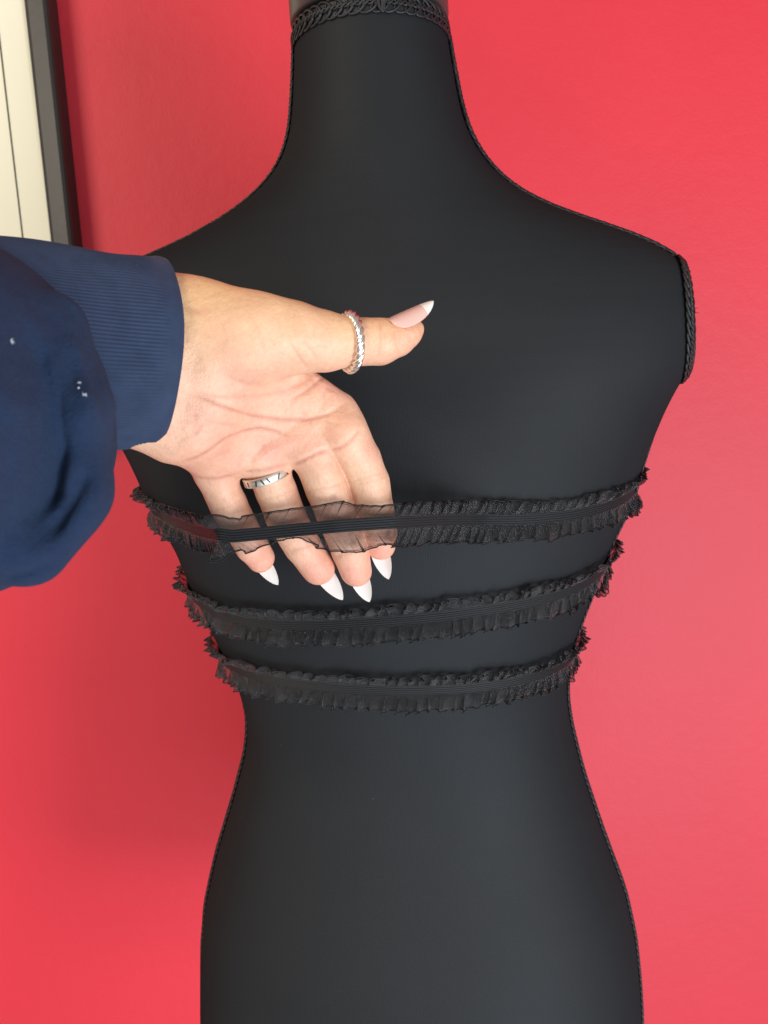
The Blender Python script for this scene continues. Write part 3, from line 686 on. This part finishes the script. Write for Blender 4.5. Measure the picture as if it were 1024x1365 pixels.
for poly,dm,wp in [([(15,425),(40,480),(54,540),(58,600),(50,660),(30,705)],14,25),([(-10,520),(8,590),(4,650),(-8,720)],5,22),([(70,375),(105,430),(128,500),(138,560)],2.0,9),([(60,720),(95,670),(118,620)],4.0,12),([(86,455),(96,500),(98,560)],2.0,12),
                   ([(0,770),(40,762),(75,742)],1.6,5),([(20,340),(60,395),(95,470)],1.2,22),([(90,640),(70,690),(40,730)],2.0,16),([(14,600),(6,660),(2,740)],1.2,4)]:
    d,tt=pdist(poly); dp-=np.exp(-(d/wp)**2)*front*dm*1e-3*np.clip(np.minimum(tt,1-tt)*5+.1,0,1)
for px,py,r,am in ((106,545,34,4.0),(100,470,26,2.5),(20,540,20,2.5),(30,620,25,1.5),(100,660,40,1.5),(20,400,40,1.0)): dp+=np.exp(-((HX-px)**2+(HY-py)**2)/r**2)*front*am*1e-3
for i in range(16):
    kx=RNG.normal(0,75,3); dp+=.00035*np.sin(SV@kx+RNG.uniform(0,6))
SV=SV+np.where(dp[:,None]<0,np.array([[-.10,0,.99]])*-dp[:,None],SN*dp[:,None]); SV=lap(SV,SF,2); HV=HV_
sleeve=link('sleeve',cam2w(SV),SF[:,::-1],m_navy,person)
mb.build('cuff',m_rib,sleeve)
sb=BVHTree.FromPolygons([tuple(v) for v in cam2w(SV)],[tuple(map(int,f)) for f in SF[:,::-1]])
m_lint=mat('pale_lint',(.62,.64,.66),.9)
for px,py,r in ((16,455,.0008),(106,510,.0005),(105,517,.0003),(113,526,.0007)):
    dv=FW+RI*((px-512)/FPX)+UP*((682.5-py)/FPX); hh=sb.ray_cast(Vector(C0),Vector(norml(dv)))
    if hh[0] is None: continue
    q=np.array(hh[0])-norml(dv)*.0004; mb=MB()
    for k in range(4):
        a=RNG.normal(0,1,3); a=norml(a-norml(dv)*(a@norml(dv))); sarr=np.linspace(-1,1,9)[:,None]
        mb.tube(q+a*sarr*r+np.cross(a,norml(dv))*np.sin(sarr*2.5)*r*.4,np.maximum(.00003,.00011*(1-sarr[:,0]**2)),5)
    mb.build('lint',m_lint,sleeve)

# ---------------------------------------------------------------- rings
def cam_circle(c,axis,R1,R2,up,n):
    axis=norml(np.array(axis,float)); e1=np.array(up,float); e1-=axis*(e1@axis); e1=norml(e1); e2=np.cross(axis,e1); ph=np.linspace(0,2*math.pi,n,endpoint=False)
    return c,axis,e1,e2,ph
c,axis,e1,e2,ph=cam_circle(K(466.5,456,.3225),(math.cos(.42),.10,math.sin(.42)),0,0,(0,1,0),900)
R1,R2=.0105,.0107; mb=MB(); tw=7
for k in range(3):
    a=ph*tw+k*math.pi*2/3; rr=.0010
    rad=np.cos(a)*rr; q=c+np.cos(ph)[:,None]*(R1+rad)[:,None]*e1+np.sin(ph)[:,None]*(R2+rad)[:,None]*e2+axis*(np.sin(a)*rr)[:,None]
    mb.tube(cam2w(q),.00094,8,True)
tag(mb.build('twisted_ring',m_silver),'silver rope twist ring worn on the thumb','ring')
fd=K(368,655,.351)-K(354,618,.347)
c,axis,e1,e2,ph=cam_circle(K(356,633,.3485),fd,0,0,(1,.2,0),360)
def bandring():
    R=.00945; hwid=.0018; prof=[(-1,0),(-1,.0007),(-.85,.0010),(.85,.0010),(1,.0007),(1,0)]
    g=np.array([[c+(R+h)*(np.cos(p_)*e1+np.sin(p_)*e2)+axis*hwid*v for v,h in prof] for p_ in ph])
    ring=link('band_ring',cam2w(g.reshape(-1,3)),grid_faces(len(ph),len(prof),True,True),m_band)
    tag(ring,'flat engraved silver band ring worn on the ring finger','ring')
    # engraved marks along the outside of the band
    mb=MB(); rg=np.random.RandomState(5)
    for i in range(26):
        p0=i/26*2*math.pi+rg.uniform(-.04,.04); dp_=.034; sl=rg.uniform(-.07,.07)
        if rg.rand()<.25: continue
        q=[]
        for v,s in ((-.62,-sl),(.62,sl)):
            for o in (-dp_,dp_):
                for hh in (.00090,.00106): q.append(c+(R+hh)*(math.cos(p0+s+o)*e1+math.sin(p0+s+o)*e2)+axis*hwid*v)
        q=np.array(q); mb.add(cam2w(q),np.array([(0,1,3,2),(4,6,7,5),(1,5,7,3),(0,2,6,4),(0,4,5,1),(2,3,7,6)]))
    mb.build('engraving',m_dark,ring,smooth=False)
bandring()
